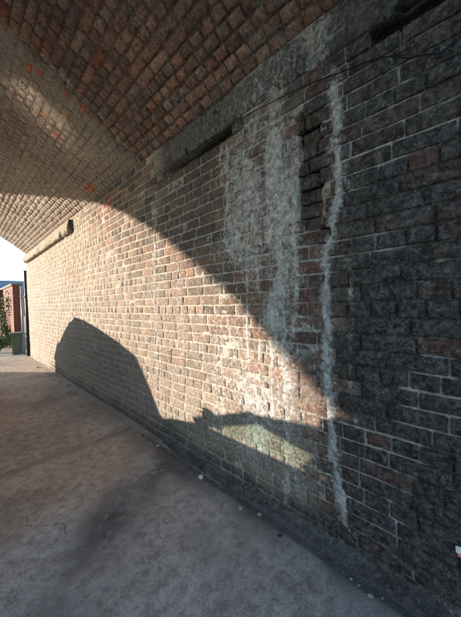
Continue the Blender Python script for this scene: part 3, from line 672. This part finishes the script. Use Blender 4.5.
def make_bin():
    root = empty('wheelie_bin', (-0.17, 9.98, -0.035), rad(-14), 'small green plastic bin standing outside by the far end of the wall', 'bin')
    bm = bmesh.new()
    def ring(hw, hd, z): return [bm.verts.new((sx * hw, sy * hd, z)) for sx, sy in ((-1, -1), (1, -1), (1, 1), (-1, 1))]
    R = [ring(0.105, 0.105, 0.03), ring(0.135, 0.14, 0.58), ring(0.145, 0.15, 0.585), ring(0.145, 0.15, 0.61)]
    for A, B in zip(R, R[1:]):
        for k in range(4): bm.faces.new((A[k], A[(k + 1) % 4], B[(k + 1) % 4], B[k]))
    bm.faces.new(R[0][::-1]); bm.faces.new(R[-1])
    bmesh.ops.bevel(bm, geom=[e for e in bm.edges if abs((e.verts[0].co - e.verts[1].co).normalized().z) > 0.8], offset=0.02, segments=3, affect='EDGES')
    bm_obj('bin_body', bm, M_BIN, root)
    bm = bmesh.new(); add_box(bm, -0.155, 0.155, -0.165, 0.155, 0.612, 0.66, 0.016); bm_obj('lid', bm, M_BIN, root)
    for sx in (-1, 1):
        bm = bmesh.new(); add_tube(bm, [(sx * 0.10, 0.13, 0.07), (sx * 0.135, 0.13, 0.07)], 0.068, 18); bm_obj('wheel', bm, M_PIPE, root)
    bm = bmesh.new(); add_tube(bm, [(-0.12, 0.185, 0.60), (0.12, 0.185, 0.60)], 0.012, 8); bm_obj('handle', bm, M_BIN, root)
make_bin()

def make_garden_wall():
    root = empty('garden_wall', (0, 11.2, 0), 0, 'red brick garden wall with a stone coping running away beyond the bin', 'wall')
    bm = bmesh.new(); add_box(bm, -0.09, 0.13, 0.0, 9.0, -0.05, 2.05); bm_obj('brickwork', bm, M_PIER, root)
    bm = bmesh.new(); add_box(bm, -0.125, 0.165, -0.03, 9.0, 2.05, 2.12, 0.012); bm_obj('coping', bm, M_COPING, root)
    bm = bmesh.new(); add_box(bm, -0.21, -0.093, 2.6, 2.95, -0.05, 2.045); add_box(bm, -0.21, -0.093, 5.6, 5.95, -0.05, 2.045); bm_obj('buttress', bm, M_PIER, root)
make_garden_wall()

def leaves(n, sampler, size, seed, up=0.5):
    r = np.random.default_rng(seed); V = []; Q = []
    for k in range(n):
        p = np.array(sampler(r)); a = r.random(3) * 2 - 1; a /= np.linalg.norm(a) + 1e-6
        nrm = np.array([a[0] - 0.2, a[1] + 0.2, abs(a[2]) + up]); nrm /= np.linalg.norm(nrm)
        t = np.cross(nrm, r.random(3) - 0.5); t /= np.linalg.norm(t) + 1e-6; b = np.cross(nrm, t); s = size * (0.5 + r.random())
        q = [p - t * s, p + b * s * 0.45 + nrm * s * 0.1, p + t * s, p - b * s * 0.45 + nrm * s * 0.1]
        i = len(V); V += q; Q.append((i, i + 1, i + 2, i + 3))
    return np.array(V), np.array(Q)
def make_shrub(x, y, rx, ry, h, n, seed, label):
    root = empty('shrub', (x, y, -0.03), 0, label, 'shrub', None)
    blobs = []
    r = np.random.default_rng(seed)
    for k in range(9): blobs.append((np.array([(r.random() - 0.5) * 2 * rx * 0.7, (r.random() - 0.5) * 2 * ry * 0.7, h * (0.25 + 0.6 * r.random())]), 0.10 + 0.12 * r.random()))
    def smp(q):
        c, s = blobs[q.integers(0, 9)]; d = q.normal(size=3); d /= np.linalg.norm(d); return c + d * s * q.random() ** 0.4
    V, Q = leaves(n, smp, 0.028, seed); mesh_np('foliage', V, Q, M_LEAF, root)
    bm = bmesh.new()
    for c, s in blobs: add_tube(bm, [(c[0] * 0.1, c[1] * 0.1, 0), (c[0] * 0.6, c[1] * 0.6, c[2] * 0.55), tuple(c)], [0.012, 0.008, 0.004], 5)
    bm_obj('stem', bm, M_WOOD, root)
make_shrub(-0.52, 10.9, 0.24, 0.45, 0.62, 2400, 3, 'leafy green shrub at the foot of the garden wall beside the bin')
make_shrub(-0.62, 12.6, 0.3, 0.6, 0.75, 2400, 4, 'leafy green shrub further along the garden wall, beyond the bin')
def make_ivy():
    root = empty('ivy', (-0.11, 12.4, 0), 0, 'pale green ivy climbing the sunlit side of the garden wall', 'climbing plant')
    r0 = np.random.default_rng(8); cl = [(r0.random() * 5 - 0.9, r0.random() * 1.55, 0.12 + 0.25 * r0.random()) for _ in range(26)]
    def smp(q):
        y, z, s = cl[q.integers(0, 26)]; return (-0.02 - 0.07 * q.random(), y + q.normal() * s * 0.5, min(1.9, abs(z + q.normal() * s * 0.7)))
    V, Q = leaves(5200, smp, 0.03, 12, 0.0); mesh_np('foliage', V, Q, M_IVY, root)
    bm = bmesh.new()
    for y, z, s in cl: add_tube(bm, [(-0.005, y * 0.9, 0), (-0.012, y * 0.95 + 0.03, z * 0.5), (-0.012, y, z)], [0.010, 0.007, 0.004], 5)
    bm_obj('stem', bm, M_WOOD, root)
make_ivy()

def make_house():
    root = empty('house', (4.6, 62, 0), 0, 'distant building with a blue grey slate roof seen over the garden wall', 'house')
    bm = bmesh.new(); add_box(bm, -5, 6, 0, 8, -0.1, 4.6); bm_obj('wall', bm, M_HOUSE, root)
    bm = bmesh.new()
    a = [bm.verts.new(q) for q in ((-5.3, -0.3, 4.5), (6.3, -0.3, 4.5), (6.3, 4, 6.5), (-5.3, 4, 6.5), (-5.3, 8.3, 4.5), (6.3, 8.3, 4.5))]
    for q in ((0, 1, 2, 3), (3, 2, 5, 4), (0, 3, 4), (1, 5, 2), (0, 4, 5, 1)): bm.faces.new([a[i] for i in q])
    bm_obj('roof', bm, M_SLATE, root)
    k = NT('window_glass'); gm = k.out((0.03, 0.035, 0.04), 0.1); fm = simple_mat('white_frame', (0.7, 0.7, 0.68), 0.5, var=0.05)
    for x in (-3.6, -1.2, 1.2, 3.6):
        bm = bmesh.new(); 
        for q in ((x - 0.6, x - 0.5, 1.2, 2.6), (x + 0.5, x + 0.6, 1.2, 2.6), (x - 0.5, x + 0.5, 1.2, 1.3), (x - 0.5, x + 0.5, 2.5, 2.6)): add_box(bm, q[0], q[1], -0.05, -0.003, q[2], q[3])
        f = bm_obj('window', bm, fm, root)
        bm = bmesh.new(); add_box(bm, x - 0.497, x + 0.497, -0.03, -0.004, 1.303, 2.497); g = bm_obj('pane', bm, gm, f)
    ae = empty('aerial', (-0.4, 4, 6.5)); ae.parent = root
    bpy.data.objects.remove(ae)
    bm = bmesh.new(); add_tube(bm, [(-0.25, 3.0, 5.9), (-0.25, 3.0, 7.6)], 0.035, 6); add_tube(bm, [(-0.25, 3.0, 7.45), (1.1, 3.0, 7.75)], 0.03, 6)
    for k in range(5): add_tube(bm, [(0.0 + 0.25 * k, 2.7, 7.5 + 0.055 * k), (0.0 + 0.25 * k, 3.3, 7.5 + 0.055 * k)], 0.02, 5)
    bm_obj('aerial', bm, M_PIPE, root)
make_house()

# ------------------------------------------------------------------ vehicles standing just left of the picture (their shadows fall on the wall)
def paint(name, col, rough=0.35):
    k = NT(name); k.b.inputs['Coat Weight'].default_value = 0.6; k.b.inputs['Coat Roughness'].default_value = 0.08
    n = k.noise(k.pos(), 4, 4); return k.out(k.mix(n, tuple(c * 0.9 for c in col), col), rough)
def glass_mat(name, tint, refl=0.05, rough=0.03):
    k = NT(name); t = k.t
    tr = k.n('ShaderNodeBsdfTransparent'); k.put(tr.inputs[0], tint)
    gl = k.n('ShaderNodeBsdfGlossy'); gl.inputs['Roughness'].default_value = rough
    lw = k.n('ShaderNodeLayerWeight'); lw.inputs[0].default_value = 0.5; fac = k.math('MULTIPLY_ADD', k.math('POWER', lw.outputs['Facing'], 4.0), 0.8, refl)
    mx = k.n('ShaderNodeMixShader'); k.put(mx.inputs[0], fac); t.links.new(tr.outputs[0], mx.inputs[1]); t.links.new(gl.outputs[0], mx.inputs[2])
    t.links.new(mx.outputs[0], t.nodes['Material Output'].inputs['Surface']); return k.m
M_CARPAINT = paint('car_paint_blue', (0.03, 0.05, 0.10)); M_VANPAINT = paint('van_paint_dark', (0.02, 0.022, 0.026))
M_GLASS = glass_mat('green_tinted_glass', (0.915, 0.995, 0.935)); M_SCREEN = glass_mat('solar_reflective_windscreen', (0.955, 0.998, 0.965), 0.15, 0.11); M_DGLASS = glass_mat('dark_glass', (0.05, 0.06, 0.06))
M_TYRE = simple_mat('tyre_rubber', (0.02, 0.02, 0.02), 0.85); M_RIM = simple_mat('alloy_rim', (0.4, 0.4, 0.41), 0.35, 0.8, 0.1)
M_TRIM = simple_mat('black_trim', (0.02, 0.02, 0.022), 0.6); M_SEAT = simple_mat('seat_cloth', (0.035, 0.035, 0.04), 0.9)
M_LAMP = simple_mat('lamp_lens', (0.6, 0.6, 0.58), 0.15, var=0.05); M_TAIL = simple_mat('tail_lens', (0.25, 0.01, 0.01), 0.2, var=0.1)

def loft(bm, sections, close=True, cap=True):
    rings = [[bm.verts.new(p) for p in s] for s in sections]; n = len(rings[0])
    for A, B in zip(rings, rings[1:]):
        for k in range(n if close else n - 1): bm.faces.new((A[k], A[(k + 1) % n], B[(k + 1) % n], B[k]))
    if cap: bm.faces.new(rings[0][::-1]); bm.faces.new(rings[-1])
def slab(bm, pts, th=0.006):
    """flat polygon with thickness"""
    P = [Vector(p) for p in pts]; nrm = (P[1] - P[0]).cross(P[2] - P[0]).normalized() * th / 2
    A = [bm.verts.new(p + nrm) for p in P]; B = [bm.verts.new(p - nrm) for p in P]; n = len(P)
    bm.faces.new(A); bm.faces.new(B[::-1])
    for k in range(n): bm.faces.new((A[k], B[k], B[(k + 1) % n], A[(k + 1) % n]))
def wheel(root, x, y, r, wd, side):
    w_ = []
    bm = bmesh.new()
    prof = [(0.62 * r, -wd / 2), (0.93 * r, -wd / 2), (r, -wd * 0.36), (r, wd * 0.36), (0.93 * r, wd / 2), (0.62 * r, wd / 2)]; N = 28
    rings = [[bm.verts.new((x + o, y + q * math.cos(2 * PI * k / N), r + q * math.sin(2 * PI * k / N))) for q, o in prof] for k in range(N)]
    for k in range(N):
        A, B = rings[k], rings[(k + 1) % N]
        for j in range(len(prof)): bm.faces.new((A[j], A[(j + 1) % 6], B[(j + 1) % 6], B[j]))
    o = bm_obj('wheel', bm, M_TYRE, root, True)
    bm = bmesh.new(); xo = x + side * wd * 0.30
    add_tube(bm, [(x - side * wd * 0.3, y, r), (xo - side * 0.02, y, r)], 0.61 * r, 28)
    for k in range(5):
        a = 2 * PI * k / 5 + 0.3; add_tube(bm, [(xo, y, r), (xo, y + 0.58 * r * math.cos(a), r + 0.58 * r * math.sin(a))], [0.035, 0.025], 6)
    add_tube(bm, [(xo - side * 0.02, y, r), (xo + side * 0.015, y, r)], 0.05, 12)
    bm_obj('rim', bm, M_RIM, o)

def build_vehicle(name, label, cat, loc, rz, d, body_m, van=False):
    """d: nose at +y. lists of (y, half-width, z_bottom, z_top) for the lower body; cabin outline given separately"""
    root = empty(name, loc, rz, label, cat)
    bm = bmesh.new(); secs = []
    for (y, hw, zb, zt) in d['body']:
        zm = (zb + zt) / 2
        secs.append([(-hw * 0.90, y, zb), (-hw, y, zb + 0.10), (-hw, y, zm + 0.05), (-hw * 0.965, y, zt - 0.03), (-hw * 0.90, y, zt), (0, y, zt + 0.02), (hw * 0.90, y, zt), (hw * 0.965, y, zt - 0.03), (hw, y, zm + 0.05), (hw, y, zb + 0.10), (hw * 0.90, y, zb)])
    loft(bm, secs); bm_obj('body', bm, body_m, root, False)
    c = d['cab']   # y and z of base/top of windscreen and rear, half-widths
    bw, tw = c['bw'], c['tw']; zb, zt = c['zb'], c['zt']
    ya, yb, yc_, yd = c['ys']            # windscreen base, windscreen top, rear top, rear base
    def zr(y): return zt - c.get('droop', 0.05) * ((y - (yb + yc_) / 2) / ((yb - yc_) / 2)) ** 2 + c.get('rise', 0.0) * (y - yb)
    bm = bmesh.new(); secs = []
    for k in range(9):
        y = yb + 0.06 + (yc_ - yb - 0.10) * k / 8; z = zr(max(min(y, yb), yc_))
        secs.append([(-tw, y, z - 0.06), (-tw + 0.03, y, z - 0.015), (-tw * 0.6, y, z + 0.018), (0, y, z + 0.03), (tw * 0.6, y, z + 0.018), (tw - 0.03, y, z - 0.015), (tw, y, z - 0.06), (0, y, z - 0.02)])
    loft(bm, secs); bm_obj('roof', bm, body_m, root, False)
    zr0, zr1 = zr(yb) - 0.04, zr(yc_) - 0.04
    for sx in (-1, 1):
        for p0, p1, rp in [(ya, yb, 0.04)] + list(c['pillars']) + [(yd, yc_, 0.07)]:
            bm = bmesh.new(); add_tube(bm, [(sx * bw, p0, zb - 0.02), (sx * (tw - 0.01), p1, zr(min(max(p1, yc_), yb)) - 0.04)], rp, 8); bm_obj('pillar', bm, body_m, root, True)
    gm = M_GLASS
    bm = bmesh.new(); slab(bm, [(-bw, ya, zb), (bw, ya, zb), (tw, yb, zr0), (-tw, yb, zr0)]); bm_obj('windscreen', bm, M_SCREEN, root)
    def side(name_, sx, y0, y1, y2, y3, m):
        bm = bmesh.new(); slab(bm, [(sx * bw, y0, zb), (sx * tw, y1, zr(min(y1, yb)) - 0.04), (sx * tw, y2, zr(max(y2, yc_)) - 0.04), (sx * bw, y3, zb)]); bm_obj(name_, bm, m, root)
    if not van:
        bm = bmesh.new(); slab(bm, [(-bw, yd, zb), (bw, yd, zb), (tw, yc_, zr1), (-tw, yc_, zr1)]); bm_obj('rear_window', bm, gm, root)
        ys_ = [ya] + [p[0] for p in c['pillars']] + [yd]; yt_ = [yb] + [p[1] for p in c['pillars']] + [yc_]
        for sx in (-1, 1):
            for k in range(len(ys_) - 1): side('side_window', sx, ys_[k] - 0.03, yt_[k] - 0.02, yt_[k + 1] + 0.02, ys_[k + 1] + 0.02, gm)
    else:
        for sx in (-1, 1):
            side('side_window', sx, ya - 0.05, yb - 0.03, c['pillars'][0][1] + 0.03, c['pillars'][0][0] + 0.03, M_DGLASS)
            bm = bmesh.new(); slab(bm, [(sx * bw, c['pillars'][0][0], zb - 0.03), (sx * tw, c['pillars'][0][1], zr(c['pillars'][0][1]) - 0.03), (sx * tw, yc_, zr1 + 0.0), (sx * bw, yd, zb - 0.03)], 0.03); bm_obj('side_panel', bm, body_m, root)
        bm = bmesh.new(); slab(bm, [(-bw, yd, zb - 0.03), (bw, yd, zb - 0.03), (tw, yc_, zr1 + 0.02), (-tw, yc_, zr1 + 0.02)], 0.03); bm_obj('rear_door', bm, body_m, root)
        yq = c['pillars'][0][0] - 0.1
        bm = bmesh.new(); slab(bm, [(-bw, yq, zb - 0.05), (bw, yq, zb - 0.05), (tw, yq, zr(yq) - 0.04), (-tw, yq, zr(yq) - 0.04)], 0.02); bm_obj('bulkhead', bm, M_TRIM, root)
    for sx in (-1, 1):
        bm = bmesh.new(); mx_, my, mz = sx * (bw + 0.065), ya - 0.26, zb + 0.05
        add_box(bm, mx_ - 0.055, mx_ + 0.055, my - 0.04, my + 0.04, mz - 0.05, mz + 0.055, 0.03); add_box(bm, min(sx * (bw - 0.02), sx * (bw + 0.05)), max(sx * (bw - 0.02), sx * (bw + 0.05)), my - 0.03, my + 0.03, mz - 0.045, mz + 0.02)
        bm_obj('wing_mirror', bm, M_TRIM, root)
        y, hw, z0, z1 = d['body'][-2]
        bm = bmesh.new(); add_box(bm, sx * hw * 0.72 - 0.16, sx * hw * 0.72 + 0.16, d['body'][-1][0] - 0.06, d['body'][-1][0] + 0.012, d['lamp_z'], d['lamp_z'] + 0.14, 0.02); bm_obj('headlight', bm, M_LAMP, root)
        bm = bmesh.new(); add_box(bm, sx * hw * 0.85 - 0.07, sx * hw * 0.85 + 0.07, d['body'][0][0] - 0.012, d['body'][0][0] + 0.06, d['lamp_z'], d['lamp_z'] + 0.3, 0.02); bm_obj('tail_light', bm, M_TAIL, root)
        for yw in d['wheels']: wheel(root, sx * d['track'], yw, d['wr'], 0.2, sx)
    bm = bmesh.new(); y = d['body'][-1][0]; add_box(bm, -0.5, 0.5, y - 0.02, y + 0.012, 0.42, 0.56, 0.02); bm_obj('grille', bm, M_TRIM, root)
    if not van:
        for sx in (-1, 1):
            bm = bmesh.new(); sy = ya - 1.15
            add_box(bm, sx * 0.36 - 0.23, sx * 0.36 + 0.23, sy - 0.1, sy + 0.45, 0.38, 0.55, 0.06); add_box(bm, sx * 0.36 - 0.22, sx * 0.36 + 0.22, sy - 0.22, sy - 0.08, 0.5, zb - 0.02, 0.05)
            bm_obj('seat', bm, M_SEAT, root)
    return root

car_d = dict(body=[(-2.0, 0.62, 0.38, 0.78), (-1.96, 0.76, 0.25, 0.90), (-1.6, 0.83, 0.20, 0.93), (-0.8, 0.86, 0.18, 0.93), (0.5, 0.86, 0.18, 0.93), (0.85, 0.86, 0.18, 0.93), (1.2, 0.84, 0.18, 0.88), (1.65, 0.80, 0.20, 0.80), (1.92, 0.70, 0.22, 0.70), (2.0, 0.58, 0.30, 0.58)],
             cab=dict(bw=0.77, tw=0.617, zb=0.95, zt=1.305, ys=(0.888, 0.438, -1.2, -1.65), droop=0.07, pillars=[(-0.175, -0.205, 0.035), (-0.45, -0.25, 0.12), (-0.65, -0.5, 0.12)]),
             wheels=(1.25, -1.22), track=0.76, wr=0.30, lamp_z=0.56)
build_vehicle('car', 'dark blue hatchback parked beside the photographer, throwing the window-shaped shadow', 'car', (-2.676, 3.305, -0.0), 0.028, car_d, M_CARPAINT)
van_d = dict(body=[(-2.1, 0.84, 0.32, 1.05), (-2.05, 0.88, 0.24, 1.10), (-1.0, 0.9, 0.22, 1.10), (0.7, 0.9, 0.22, 1.10), (1.1, 0.9, 0.22, 1.08), (1.6, 0.87, 0.22, 0.98), (2.0, 0.78, 0.24, 0.84), (2.1, 0.68, 0.3, 0.66)],
             cab=dict(bw=0.84, tw=0.70, zb=1.05, zt=1.75, rise=0.10, ys=(1.25, 0.55, -1.85, -2.07), droop=0.07, pillars=[(0.0, 0.0, 0.05)]),
             wheels=(1.35, -1.35), track=0.78, wr=0.32, lamp_z=0.62)
build_vehicle('van', 'black panel van parked at the far opening, throwing the tall rounded shadow', 'van', (-2.55, 7.38, 0.0), PI + rad(22.5), van_d, M_VANPAINT, van=True)
